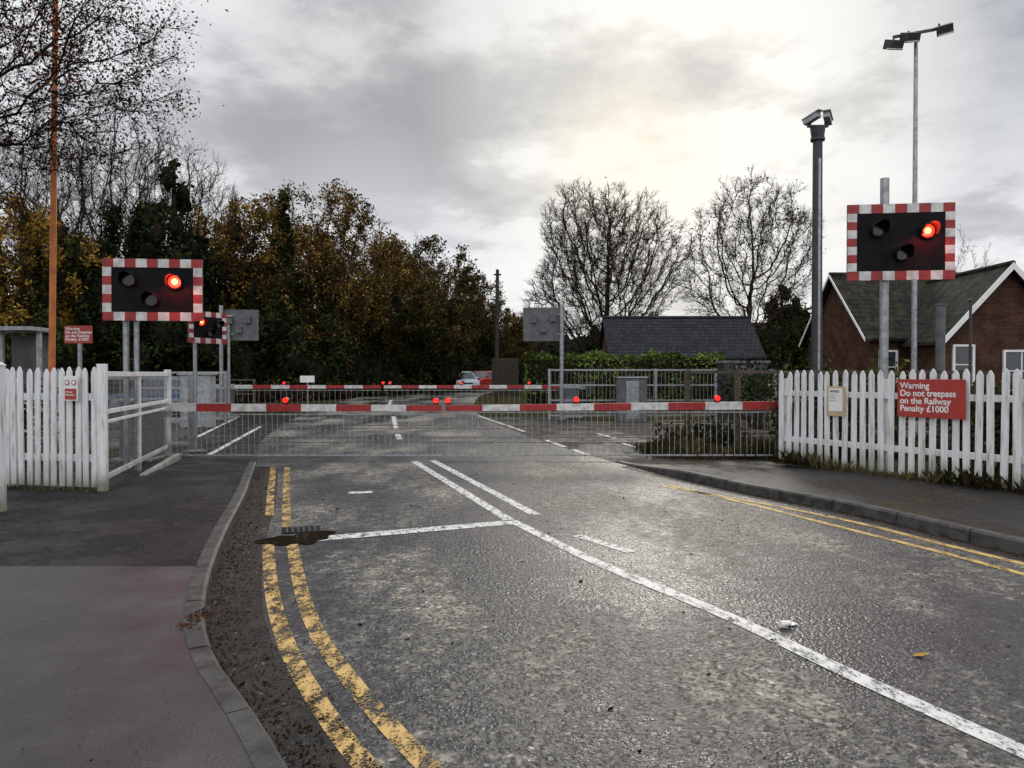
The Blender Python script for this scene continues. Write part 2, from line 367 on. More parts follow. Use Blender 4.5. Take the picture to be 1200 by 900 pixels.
fxl=[(-6,16),(-2,12.5),(3.5,9.9),(6.8,8.1),(9.4,6.7),(12.7,4.9),(13.7,4.4)]
def rf(y): return float(np.interp(y,[a for a,_ in fxl],[b for _,b in fxl]))
def hL(y): return float(np.interp(y,[11.2,13.4],[.1,.02]))
p=MB(); ys=np.concatenate([np.linspace(-6,5.8,50),np.linspace(5.8,14,40)])
KW=.125
for a,b in zip(ys[:-1],ys[1:]):
    if b-a<1e-6: continue
    m='pave_smooth' if b<=5.81 else 'pave_old'
    p.face([(-18,a,hL(a)),(xat(Lk,a)-KW,a,hL(a)),(xat(Lk,b)-KW,b,hL(b)),(-18,b,hL(b))],m)
p.face([(-18,14,.02),(xat(Lk,14)-KW,14,.02),(xat(Lk,14)-KW,14,-.05),(-18,14,-.05)],'pave_old')
p.obj('pavement')
p=MB(); ys=np.linspace(-6,13.7,70)
def hR(y): return float(np.interp(y,[11.5,13.2],[.12,.02]))
for a,b in zip(ys[:-1],ys[1:]):
    p.face([(xat(Rk,a)+KW,a,hR(a)),(rf(a)+.25,a,hR(a)),(rf(b)+.25,b,hR(b)),(xat(Rk,b)+KW,b,hR(b))],'pave_right')
    p.face([(rf(a)+.25,a,hR(a)),(rf(a)+.25,a,-.05),(rf(b)+.25,b,-.05),(rf(b)+.25,b,hR(b))],'pave_right')
p.obj('pavement')
def kerb(K,y0,y1,side,hf,name,key):
    o=np.argsort(K[:,1]); Kq=K[o]; Kq=Kq[(Kq[:,1]>=y0)&(Kq[:,1]<=y1)]
    L=np.linalg.norm(np.diff(Kq,axis=0),axis=1).sum(); ns=int(L/.3); Q=resamp(Kq,ns+1); b=MB(); rj=random.Random(2)
    for i in range(ns):
        a=Q[i];c=Q[i+1];d=(c-a)/np.linalg.norm(c-a); 
        if i%3==0: oz=rj.uniform(-.006,.004)
        if i%3==2: c=c-d*.014
        nrm=np.array([-d[1],d[0]])*side; za=hf(a[1])+.006+oz;zc=hf(c[1])+.006+oz; b0=.022
        pr=lambda p,z:[(p[0],p[1],-.03),(p[0]+nrm[0]*.012,p[1]+nrm[1]*.012,z-b0),(p[0]+nrm[0]*(.012+b0),p[1]+nrm[1]*(.012+b0),z),(p[0]+nrm[0]*.13,p[1]+nrm[1]*.13,z),(p[0]+nrm[0]*.13,p[1]+nrm[1]*.13,-.03)]
        A=pr(a,za);C=pr(c,zc)
        b.add(A+C,[(j,j+1,5+j+1,5+j) for j in range(4)]+[(0,1,2,3,4),(9,8,7,6,5)],key)
    return b.obj(name)
kerb(Lk,-6,13.9,1,hL,'kerb','kerb'); kerb(Rk,-6,13.6,-1,hR,'kerb','kerb')
def ribbon(b,pts,w,z,k,smooth=True):
    P=cr(pts,8) if smooth and len(pts)>2 else np.array(pts,float)
    P=resamp(P,max(2,int(len(P))))
    T=np.gradient(P,axis=0); T/=np.linalg.norm(T,axis=1,keepdims=True); Nn=np.stack([-T[:,1],T[:,0]],1)
    A=P+Nn*w/2;B=P-Nn*w/2
    for i in range(len(P)-1): b.face([(*B[i],z+zg(B[i][1])),(*B[i+1],z+zg(B[i+1][1])),(*A[i+1],z+zg(A[i+1][1])),(*A[i],z+zg(A[i][1]))],k)
mk=MB()
yl=[[(313,632),(317,690),(334,755),(368,820),(414,885),(470,945)],[(340,630),(352,692),(372,745),(408,797),(452,850),(500,900),(560,960)]]
for l in yl: ribbon(mk,[G(*q) for q in l],.105,.004,'yellow_line')
for l in ([(320,548),(317,575),(315,605)],[(336,548),(335,575),(335,618)]): ribbon(mk,[G(*q) for q in l],.095,.004,'yellow_line')
for l in ([(775,570),(880,588),(1000,612),(1100,637),(1210,664)],[(785,569),(890,594),(1000,622),(1100,647),(1210,676)]): ribbon(mk,[G(*q) for q in l],.085,.004,'yellow_line2')
mk.obj('yellow_road_lines')
mk=MB()
ribbon(mk,[G(352,634),G(598,613)],.22,.005,'white_line')
ribbon(mk,[G(600,611),G(700,660),G(850,722),G(1000,793),G(1200,883),G(1330,940)],.125,.004,'white_line')
ribbon(mk,[G(485,541),G(597,610)],.13,.004,'white_line')
ribbon(mk,[G(507,540),G(628,604)],.13,.004,'white_line')
ribbon(mk,[G(676,628),G(741,648)],.125,.004,'white_line')
ribbon(mk,[G(464,503),G(461,488)],.15,.004,'white_line')
ribbon(mk,[G(468,515),G(466,509)],.15,.004,'white_line')
ribbon(mk,[G(455,480),G(458,473)],.15,.004,'white_line')
ribbon(mk,[G(640,516),G(662,524)],.13,.004,'white_line');ribbon(mk,[G(672,527),G(692,534)],.13,.004,'white_line')
ribbon(mk,[G(560,487),G(615,506)],.12,.004,'white_line'); ribbon(mk,[G(225,515),G(280,488)],.12,.004,'white_line')
ribbon(mk,[G(245,533),G(305,500)],.12,.004,'white_line')
ribbon(mk,[G(408,578),G(436,577)],.18,.004,'white_line')
ribbon(mk,[G(725,541),G(800,560)],.08,.004,'white_line')
for a in ((730,520,760,528),(700,508,722,514)): ribbon(mk,[G(a[0],a[1]),G(a[2],a[3])],.1,.004,'white_line')
mk.obj('white_road_markings')
mk=MB(); ribbon(mk,[(xat(Lk,y)+.19,y) for y in np.linspace(1.2,13,24)],.36,.0015,'mud'); ribbon(mk,[(xat(Rk,y)-.12,y) for y in np.linspace(3,13,20)],.22,.0015,'mud'); mk.obj('gutter_mud')
a=G(166,566);b_=G(208,539); e=MB(); d0=np.array(a);d1=np.array(b_)
e.box(((d0[0]+d1[0])/2,(d0[1]+d1[1])/2,.06),(.1,float(np.linalg.norm(d1-d0)),.13),'kerb_light',rz=math.atan2(-(d1-d0)[0],(d1-d0)[1])); e.obj('path_edging',bevel=.01)
dr=MB(); x,y=G(352,622); dr.box((x,y,.004),(.38,.30,.012),'black',rz=.3)
for i in range(6): dr.box((x+.055*(i-2.5)*math.cos(.3),y+.055*(i-2.5)*math.sin(.3),.012),(.02,.28,.010),'dkgrey',rz=.3)
dr.obj('drain_grating')
def puddle(cx_,cy_,rx,ry,z,seed,rot=0):
    rp_=random.Random(seed); b=MB(); ph=[rp_.uniform(0,6.28) for _ in range(3)]; pts=[]
    for i in range(40):
        a=2*math.pi*i/40; r_=1+.25*math.sin(2*a+ph[0])+.17*math.sin(3*a+ph[1])+.1*math.sin(7*a+ph[2]); x_=rx*r_*math.cos(a);y_=ry*r_*math.sin(a)
        pts.append((cx_+x_*math.cos(rot)-y_*math.sin(rot),cy_+x_*math.sin(rot)+y_*math.cos(rot),z))
    b.face(pts,'water'); b.obj('puddle')
x,y=G(350,632); puddle(x,y,.30,.30,.0075,1,.4)
x,y=G(229,722,.1); puddle(x,y,.06,.14,.104,2,.2)
# ------------------------------------------------------------ picket fences
def picket(name,pts,top,base=.1,sp=.15,w=.085):
    root=empty(name); b=MB(); rl=MB(); rng=random.Random(len(name)+int(pts[0][0]*10))
    for (x0,y0),(x1,y1) in zip(pts[:-1],pts[1:]):
        L=math.hypot(x1-x0,y1-y0); a=math.atan2(y1-y0,x1-x0); n=int(L/sp); ux,uy=(x1-x0)/L,(y1-y0)/L
        for i in range(n+1):
            t=i*L/n; jt=rng.uniform(-.010,.010); x=x0+ux*t;y=y0+uy*t; hh=top+rng.uniform(-.018,.018); lean=rng.uniform(-.02,.02)
            ww=w/2; th=.02; px,py=-uy*th,ux*th
            prof=[(-ww,base+.05),(ww,base+.05),(ww+lean,hh-.07),(ww*.35+lean,hh-.012),(lean,hh),(-ww*.35+lean,hh-.012),(-ww+lean,hh-.07)]
            b.ext([(x+ux*(u+jt),y+uy*(u+jt),z) for u,z in prof],(px,py,0),'white')
        for z in (base+.42,top-.38):
            rl.box(((x0+x1)/2-uy*.05,(y0+y1)/2+ux*.05,z),(L,.045,.09),'white',rz=a)
        npost=max(1,int(L/1.8))
        for i in range(npost+1):
            t=i*L/npost; rl.box((x0+ux*t-uy*.13,y0+uy*t+ux*.13,(top+base)/2-.08),(.1,.1,top-base-.1),'white',rz=a)
    b.obj('pickets',root); rl.obj('rails_and_posts',root); return root
picket('white_picket_fence',[(4.62,12.7),(6.42,9.4),(7.85,6.75),(9.6,3.4)],1.68,.1,.152,.088)
picket('white_picket_fence',[(-9.0,10.2),(-6.75,9.85),(-5.42,9.58)],1.70,.1,.118,.08)
b=MB(); b.box((-5.66,8.15,.9),(.1,.1,1.62),'white'); b.box((-5.66,8.15,1.73),(.12,.12,.04),'white',taper=.4)
for i in range(10): 
    b.box((-5.74-.14*i*.5,8.05-.14*i,.88),(.08,.02,1.5),'white',rz=-1.1)
b.box((-6.05,7.4,1.3),(1.5,.04,.09),'white',rz=1.1);b.box((-6.05,7.4,.5),(1.5,.04,.09),'white',rz=1.1); b.obj('white_fence_end',bevel=.006)
picket('white_picket_fence',[(-16.5,17),(-10.2,16.6)],1.75,0,.15,.09)
root=empty('white_mesh_gate'); b=MB(); A=np.array([-5.33,9.62]);B=np.array([-6.52,14.0]); D=B-A;L=np.linalg.norm(D);u=D/L;ang=math.atan2(u[1],u[0])
for t,wd,hh in ((0,.11,1.7),(.47,.05,1.6),(1,.11,1.66)):
    p=A+D*t; b.box((p[0],p[1],hh/2+.05),(wd,wd,hh),'white',rz=ang)
for z,h in ((1.62,.07),(1.12,.06),(.99,.04),(.26,.07)): b.box(((A+B)[0]/2,(A+B)[1]/2,z),(L,.045,h),'white',rz=ang)
b.obj('frame',root,bevel=.005)
w=MB(); nn=int(L/.075)
for i in range(nn):
    p=A+D*(i+.5)/nn; w.cyl((p[0],p[1],.28),(p[0],p[1],1.6),.0035,'galv',n=3,caps=False)
for z in np.arange(.3,1.6,.075): w.cyl((A[0],A[1],z),(B[0],B[1],z),.0035,'galv',n=3,caps=False)
w.obj('wire_mesh',root)
def text(s,size,loc,rz,parent,mat,name='lettering',align='LEFT',sp=1.0):
    c=bpy.data.curves.new(name,'FONT'); c.body=s; c.size=size; c.extrude=.001; c.align_x=align; c.space_line=sp; c.offset=size*.022
    c.materials.append(M[mat]); o=bpy.data.objects.new(name,c); sc.collection.objects.link(o); o.parent=parent
    o.location=loc; o.rotation_euler=(math.pi/2,0,rz); return o
def warnsign(loc,w,h,rz,post=None):
    r=empty('warning_sign',loc,rz); b=MB(); b.box((0,0,0),(w,.012,h),'signred'); b.obj('panel',r,bevel=.004)
    k=h/.62
    text('Warning\nDo not trespass\non the Railway\nPenalty £1000',.142*k,(-w/2+.05*k,-.0075,h/2-.15*k),0,r,'signwhite',sp=.88)
    if post:
        q=MB(); q.cyl((0,.04,post[0]-loc[2]),(0,.04,post[1]-loc[2]),.035,'galv'); q.obj('post',r)
    return r
fa=math.atan2(9.4-12.7,6.42-4.62)
def onfence(px):
    k=(px-600)/F; tt=(k*12.7-4.62)/((6.42-4.62)+k*3.3); return (4.62+1.8*tt,12.7-3.3*tt)
x,y=onfence(1092); d=y
warnsign((x-.035,y-.03,Z(467,d)),.98,.54,fa)
x,y=onfence(981); r_=empty('notice_board',(x-.03,y-.03,Z(470,y)),fa); b=MB(); b.box((0,0,0),(.32,.012,.47),'notice'); b.box((0,-.008,.02),(.25,.004,.36),'signwhite'); b.obj('panel',r_)
text('NOTICE\n..........\n..........\n..........',.045,(-.1,-.012,.14),0,r_,'black')
warnsign((X(92,12.6),12.6,Z(392,12.6)),.48,.30,0,post=(.1,2.42))
r_=empty('railway_notice',(X(84,9.6),9.58,Z(455,9.6)),-.19); b=MB(); b.box((0,0,0),(.2,.01,.32),'signwhite'); b.box((0,-.008,-.075),(.17,.004,.14),'signred'); 
for dx in(-.05,.05): b.cyl((dx,-.006,.075),(dx,-.012,.075),.035,'signred'); b.cyl((dx,-.012,.075),(dx,-.014,.075),.024,'signwhite')
b.obj('panel',r_); text('Private\nNo entry',.035,(-.07,-.012,-.06),0,r_,'signwhite')
# ------------------------------------------------------------ wig-wag signal
def wigwag(name,loc,w,h,rz,lit='R',posts=((0,.4,.065),),nb=9,light=0,hood=.2):
    r=empty(name,loc,rz); b=MB(); b.box((0,0,0),(w,.025,h),'grey')
    b.box((0,-.018,0),(w,.012,h),'black')
    cw=w/nb; nh=int(round(h/cw)); th=cw*.8
    for i in range(nb):
        k='red' if i%2==0 else 'boomwhite'
        for sz in(-1,1): b.box((-w/2+cw*(i+.5),-.028,sz*(h/2-th/2)),(cw,.008,th),k)
    n2=nh-1; n2+= (n2%2==0); ih=h-2*th; c2=ih/n2
    for i in range(n2):
        k='boomwhite' if i%2==0 else 'red'
        for sx in(-1,1): b.box((sx*(w/2-th/2),-.028,-ih/2+c2*(i+.5)),(th,.008,c2),k)
    b.obj('backboard',r)
    lr=.098 if w>1.2 else .07; q=MB()
    pos={'L':(-w*.225,h*.16),'R':(w*.235,h*.13),'C':(0,-h*.16)}
    for key,(lx,lz) in pos.items():
        q.cyl((lx,-.03,lz),(lx,-.075,lz),lr*1.25,'black',n=20)
        k='lit' if key==lit else 'unlit'
        q.cyl((lx,-.076,lz),(lx,-.088,lz),lr,k,n=20)
        if key==lit: q.cyl((lx,-.089,lz),(lx,-.093,lz),lr*.5,'litcore',n=16)
        N=14;R1=lr*1.22; inner=[];outer=[]
        for i in range(N+1):
            a=math.radians(-25+230*i/N); cx_,cz_=math.cos(a),math.sin(a)
            ln=hood*(.45+.55*max(0,math.sin(a)))
            inner.append((lx+R1*cx_,-.07,lz+R1*cz_)); outer.append((lx+R1*cx_,-.07-ln,lz+R1*cz_-.02))
        vs=inner+outer; q.add(vs,[(i,i+1,N+2+i,N+1+i) for i in range(N)],'black',True)
        vs2=[(lx+(v[0]-lx)*1.04,v[1],lz+(v[2]-lz)*1.04) for v in vs]; q.add(vs2,[(N+1+i,N+2+i,i+1,i) for i in range(N)],'black',True)
        q.box((lx,.10,lz),(lr*2.1,.16,lr*2.2),'grey')
    q.obj('lamps_and_hoods',r)
    pq=MB()
    for (dx,top,pr) in posts:
        pq.cyl((dx,.13,-loc[2]),(dx,.13,top),pr,'galv',n=16); pq.box((dx,.04,h*.3),(.3,.06,.05),'galv'); pq.box((dx,.04,-h*.3),(.3,.06,.05),'galv')
        pq.box((dx,.13,-loc[2]+.03),(.3,.3,.03),'galv')
    pq.obj('posts',r)
    if light and lit:
        L=bpy.data.lights.new('red_lamp_glow','POINT'); L.energy=light; L.color=(1,.06,.04); L.shadow_soft_size=.07
        o=bpy.data.objects.new('red_lamp_glow',L); sc.collection.objects.link(o); o.parent=r; lx,lz=pos[lit]; o.location=(lx,-.2,lz)
    return r
wigwag('crossing_signal',(X(180,11.8),11.8,Z(340,11.8)),1.52,.98,.10,'R',((-.47,-.3,.045),(-.31,-.3,.04)),9,14)
wigwag('crossing_signal',(X(1054,11.8),11.8,Z(284,11.8)),1.62,1.21,-.12,'R',((-.19,1.05,.068),),9,14,.3)
wigwag('crossing_signal',(X(243,15.5),15.5,Z(384,15.5)),.95,.66,1.1,'L',((-.2,-.2,.04),),7,0,.14)
wigwag('crossing_signal',(X(281,27),27,Z(381,27)),1.35,1.12,math.pi+.05,None,((.62,.7,.07),(.35,.0,.05)),9,0)
wigwag('crossing_signal',(X(637,27),27,Z(380,27)),1.5,1.22,math.pi-.08,None,((-.66,.7,.075),),9,0)
# ------------------------------------------------------------ barriers
def barrier(x0,x1,y,z0,z1,phase,lamps,seg=.70,sp=.11,rr=.0065,zb=.09):
    r=empty('crossing_barrier'); b=MB(); s=1 if x1>x0 else -1; L=abs(x1-x0); n=max(1,round(L/seg)); sg=L/n
    for i in range(n):
        a=x0+s*sg*i; c=x0+s*sg*(i+1); za=z0+(z1-z0)*i/n; zc=z0+(z1-z0)*(i+1)/n
        k='boomwhite' if (i+phase)%2==0 else 'red'
        hh=.075-.022*i/n
        b.ext([(a,y-.04,za-hh),(a,y-.04,za+hh),(a,y+.04,za+hh),(a,y+.04,za-hh)],(c-a,0,zc-za),k)
    b.obj('boom',r)
    l=MB()
    for lx in lamps:
        t=abs(lx-x0)/L; z=z0+(z1-z0)*t+.065
        l.box((lx,y,z+.02),(.09,.08,.03),'black'); l.cyl((lx,y-.035,z+.08),(lx,y-.075,z+.08),.05,'boomlamp',n=14); l.cyl((lx,y+.04,z+.08),(lx,y-.036,z+.08),.055,'red',n=14)
    l.obj('boom_lamps',r)
    w=MB(); m=int(L/sp); rng=random.Random(3)
    for i in range(m):
        x=x0+s*(i+.5)*L/m; t=(i+.5)/m; zt=z0+(z1-z0)*t-.06
        w.cyl((x,y,zt),(x+rng.uniform(-.02,.02),y+rng.uniform(-.01,.01),zb),rr,'skirt',n=4,caps=False)
    w.box(((x0+x1)/2,y,zb+.01),(L,.016,.03),'skirt'); w.box(((x0+x1)/2,y,z0-.13),(L,.016,.022),'skirt')
    w.obj('skirt',r)
    q=MB(); mx=x0-s*.45
    q.box((mx,y+.15,.55),(.55,.6,1.1),'grey'); q.box((mx,y+.15,1.13),(.6,.66,.06),'galv'); q.box((mx,y+.15,.03),(.8,.9,.06),'kerb_light')
    q.box((mx-s*.1,y-.02,z0),(1.1,.05,.2),'galv'); q.box((mx-s*.7,y-.02,z0-.05),(.35,.12,.45),'dkgrey')
    q.obj('machine',r,bevel=.01)
    return r
barrier(-6.58,-1.33,13.9,1.0,.985,0,[X(335,13.9),X(511,13.9)])
barrier(5.02,-1.25,13.9,1.04,.985,1,[X(525,13.9),X(675,13.9),X(840,13.9)])
barrier(-10.5,-4.95,28,1.17,1.17,0,[X(333,28),X(449,28)],sp=.2,rr=.006,zb=.45)
barrier(1.8,-4.85,28,1.17,1.17,1,[X(457,28),X(540,28),X(620,28)],sp=.2,rr=.006,zb=.45)
def railfence(name,pts,z0,z1,sp=.12,rails=3,k='galv',rr=.012,postk='galv'):
    b=MB()
    for (x0,y0),(x1,y1) in zip(pts[:-1],pts[1:]):
        L=math.hypot(x1-x0,y1-y0); a=math.atan2(y1-y0,x1-x0)
        for j in range(rails):
            z=z0+.15+(z1-z0-.2)*j/(rails-1); b.box(((x0+x1)/2,(y0+y1)/2,z),(L,.05,.06),k,rz=a)
        np_=max(1,int(L/2))
        for i in range(np_+1): t=i/np_; b.box((x0+(x1-x0)*t,y0+(y1-y0)*t,(z0+z1)/2),(.09,.09,z1-z0),postk,rz=a)
        if sp:
            m=int(L/sp)
            for i in range(m): t=(i+.5)/m; b.cyl((x0+(x1-x0)*t,y0+(y1-y0)*t,z0+.12),(x0+(x1-x0)*t,y0+(y1-y0)*t,z1-.04),rr,k,n=3,caps=False)
    return b.obj(name)
railfence('galvanised_fence',[(1.35,26.8),(5.2,26.8),(9.6,27.0)],0,1.85,.14,4,'galv',.009)
railfence('galvanised_fence',[(-12.6,24.8),(-9.6,24.8)],0,1.75,.14,4,'galv_light',.009)
railfence('galvanised_fence',[(-8.6,15.6),(-6.9,15.9)],0,1.6,.12,4,'galv_light',.008)
railfence('timber_rail_fence',[(3.7,15.6),(4.45,14.6),(9.5,15.6)],0,1.72,0,3,'wood',.01,'wood')
railfence('timber_rail_fence',[(-24,34),(-11.5,33)],0,1.45,0,3,'wood',.01,'wood')
railfence('timber_rail_fence',[(10,24),(26,22)],0,1.4,.14,3,'wood',.02,'wood')
b=MB(); b.box((X(740,25.5),25.5,.75),(1.0,.5,1.5),'grey'); b.box((X(740,25.5),25.5,1.53),(1.08,.58,.05),'galv'); b.box((X(740,25.5),25.24,.75),(.44,.02,1.3),'galv'); b.obj('signalling_cabinet',bevel=.01)
b=MB(); b.box((X(870,24),24,1.1),(1.4,.8,1.8),'dkgrey'); b.box((X(870,24),24,2.03),(1.52,.9,.08),'grey'); b.box((X(870,24),23.58,1.1),(.7,.02,1.6),'grey'); b.obj('signalling_cabinet',bevel=.01)
b=MB(); b.box((X(232,23),23,.8),(.9,.5,1.6),'galv_light'); b.box((X(232,23),23,1.63),(1.,.6,.05),'galv'); b.obj('signalling_cabinet',bevel=.01)
b=MB(); b.box((X(360,31),31,1.45),(.6,.03,.28),'signwhite'); b.cyl((X(360,31),31.04,0),(X(360,31),31.04,1.5),.03,'galv'); b.obj('small_white_sign')
b=MB(); 
for px in (2,46): b.box((X(px,15.5),15.5,1.3),(.08,.08,2.6),'galv_light')
b.box((X(24,15.5),15.5,2.56),(.95,.9,.08),'galv_light'); b.box((X(24,15.5),15.9,1.8),(.9,.03,1.3),'grey'); b.box((-12.3,15.5,2.56),(2.9,.9,.08),'galv_light'); b.obj('trackside_shelter',bevel=.006)
# ------------------------------------------------------------ poles
b=MB(); b.cyl((X(59,14),14,0),(X(68,14),14,8.7),.062,'orange',r1=.05,n=14); b.cyl((X(59,14),14,0),(X(59,14),14,.5),.1,'orange',n=14); b.cyl((X(68,14),14,8.7),(X(68,14),14,8.82),.07,'orange',r1=.03); b.obj('orange_mast')
d=16.0; b=MB(); x=X(957,d); zt=Z(166,d)
b.cyl((x,d,0),(x,d,zt),.115,'dkgrey',r1=.10,n=20); b.box((x,d-.1,zt/2+.6),(.05,.04,zt-2),'galv'); b.cyl((x,d,zt),(x,d,zt+.06),.15,'dkgrey',n=20); b.cyl((x,d,zt+.06),(x,d,Z(150,d)),.13,'dkgrey',r1=.16,n=16)
b.box((x,d,Z(149,d)),(.44,.08,.04),'dkgrey')
for sx,yw in ((-1,.55),(1,-.55)):
    b.box((x+sx*.17,d-.10,Z(142,d)),(.13,.36,.12),'galv_light',rz=yw,rx=-.25); b.box((x+sx*.17,d-.12,Z(138.5,d)),(.16,.44,.015),'galv_light',rz=yw,rx=-.25); b.cyl((x+sx*.17,d,Z(150,d)),(x+sx*.17,d,Z(142,d)),.03,'dkgrey')
b.obj('cctv_column')
d=20.0; b=MB(); x=X(1071,d); zt=Z(42,d)
b.cyl((x,d,0),(x,d,1.3),.11,'galv',n=16); b.cyl((x,d,1.3),(x,d,zt),.075,'galv',r1=.05,n=16)
b.box((x+.05,d,zt+.04),(1.35,.06,.07),'dkgrey',ry=-.18)
for dx,dz,rz in ((-.66,-.34,.4),(-.22,-.14,.2),(.68,.06,-.4)):
    b.box((x+dx,d-.12,zt+dz),(.40,.3,.24),'dkgrey',rz=rz,ry=-.15,rx=.45); b.cyl((x+dx,d,zt+dz+.02),(x+dx*.9,d,zt+dz+.22),.025,'dkgrey'); b.box((x+dx,d-.18,zt+dz-.13),(.34,.24,.02),'signwhite',rz=rz,ry=-.15,rx=.45)
b.obj('floodlight_column')
d=40; b=MB(); b.cyl((X(582,d),d,0),(X(583,d),d,Z(316,d)),.12,'tele',r1=.09); b.box((X(583,d),d,Z(322,d)),(.4,.08,.08),'tele'); b.obj('telegraph_pole')
b=MB(); d=17; b.cyl((X(1102,d),d,0),(X(1102,d),d,Z(358,d)),.10,'grey',n=14); b.cyl((X(1102,d),d,Z(358,d)),(X(1102,d),d,Z(356,d)),.12,'grey',n=14); b.obj('grey_post')
b=MB(); b.cyl((X(1137,d),d,0),(X(1137,d),d,Z(352,d)),.03,'dkgrey',n=10); b.sphere((X(1137,d),d,Z(352,d)),.045,'dkgrey'); b.obj('thin_post')
# ------------------------------------------------------------ buildings
def window(b,x,y,z,w,h,fr='signwhite',rows=2,cols=2):
    b.box((x,y-.02,z),(w,.03,h),'glass')
    for sx in(-1,1): b.box((x+sx*(w/2+.02),y-.05,z),(.07,.08,h+.1),fr)
    for sz in(-1,1): b.box((x,y-.053,z+sz*(h/2+.02)),(w-.03,.08,.07),fr)
    for i in range(1,cols): b.box((x-w/2+w*i/cols,y-.045,z),(.04,.04,h-.03),fr)
    for i in range(1,rows): b.box((x,y-.048,z-h/2+h*i/rows),(w-.05,.04,.035),fr)
    b.box((x,y-.08,z-h/2-.09),(w+.25,.14,.06),'kerb')
def gable(b,x0,x1,y0,y1,ez,rz,ov=.25,k='tile',wk='brick',axis='x',barge='signwhite',th=.1,bh=.12):
    if axis=='x':
        ym=(y0+y1)/2
        b.ext([(x0,y0,0),(x0,y1,0),(x0,y1,ez),(x0,ym,rz-.05),(x0,y0,ez)],(x1-x0,0,0),wk)
        sl=(rz-ez)/(ym-y0)
        for s,yy in ((-1,y0),(1,y1)):
            a=(yy+s*ov,ez-sl*ov); b.ext([(x0-ov,a[0],a[1]),(x0-ov,ym,rz),(x0-ov,ym,rz+th),(x0-ov,a[0],a[1]+th)],(x1-x0+2*ov,0,0),k)
            if barge:
                for xx in (x0-ov-.03,x1+ov): b.ext([(xx,a[0],a[1]+th-bh),(xx,ym,rz+th-bh),(xx,ym,rz+th+.01),(xx,a[0],a[1]+th+.01)],(.03,0,0),barge)
        b.cyl((x0-ov,ym,rz+th),(x1+ov,ym,rz+th),.09,k,n=8)
    else:
        xm=(x0+x1)/2
        b.ext([(x0,y0,0),(x1,y0,0),(x1,y0,ez),(xm,y0,rz-.05),(x0,y0,ez)],(0,y1-y0,0),wk)
        sl=(rz-ez)/(xm-x0)
        for s,xx in ((-1,x0),(1,x1)):
            a=(xx+s*ov,ez-sl*ov); b.ext([(a[0],y0-ov,a[1]),(xm,y0-ov,rz),(xm,y0-ov,rz+th),(a[0],y0-ov,a[1]+th)],(0,y1-y0+ov,0),k)
            if barge: b.ext([(a[0],y0-ov-.04,a[1]-.10),(xm,y0-ov-.04,rz-.10),(xm,y0-ov-.04,rz+th+.02),(a[0],y0-ov-.04,a[1]+th+.02)],(0,.037,0),barge)
        b.cyl((xm,y0-ov,rz+th),(xm,y1,rz+th),.09,k,n=8)
root=empty('brick_house')
b=MB(); gable(b,12.7,24,26.3,31.7,3.05,5.45,.28,bh=.1); b.obj('main_wing',root)
b=MB(); gable(b,14.05,18.0,24.0,29.0,2.95,5.1,.32,axis='y'); b.obj('gable_wing',root)
b=MB(); window(b,X(1196,24),24,1.75,1.1,1.25); window(b,X(1128,24),24,1.95,.6,1.2,cols=1); b.obj('windows',root)
b=MB(); window(b,13.35,26.3,1.9,.55,1.1,cols=1)
b.box((14.0,23.9,2.93),(.07,.07,.07),'black'); b.cyl((13.95,24.1,2.9),(13.95,24.1,.1),.04,'black'); b.box((13.4,26.0,2.86),(1.4,.1,.09),'black'); b.obj('gutter_and_side_window',root)
root=empty('slate_roof_building'); b=MB(); gable(b,4.95,12.3,36.5,41.5,2.55,4.55,.2,'slate','brick',barge=None); b.obj('walls_and_roof',root); b=MB(); window(b,10.5,36.5,1.5,1,1); window(b,7.5,36.5,1.5,1,1); b.obj('windows',root)
root=empty('distant_house'); b=MB(); gable(b,X(885,62),X(1010,62),60,68,3.6,6.0,.3,'tile_red','brick'); b.box((X(925,62),64,6.6),(.8,.8,1.4),'brick'); b.obj('walls_and_roof',root)
b=MB(); 
for px in (897,925,953): window(b,X(px,60),60,3.0,1.2,1.1)
b.obj('windows',root)
b=MB(); b.box((X(592,48),48,1.45),(1.7,.1,2.5),'wood'); b.box((X(620,48),50,1.45),(.1,4,2.4),'wood')
for i in range(12): b.box((X(592,48)-.8+.145*i,47.93,1.45),(.13,.03,2.4),'tele')
b.obj('timber_gate')
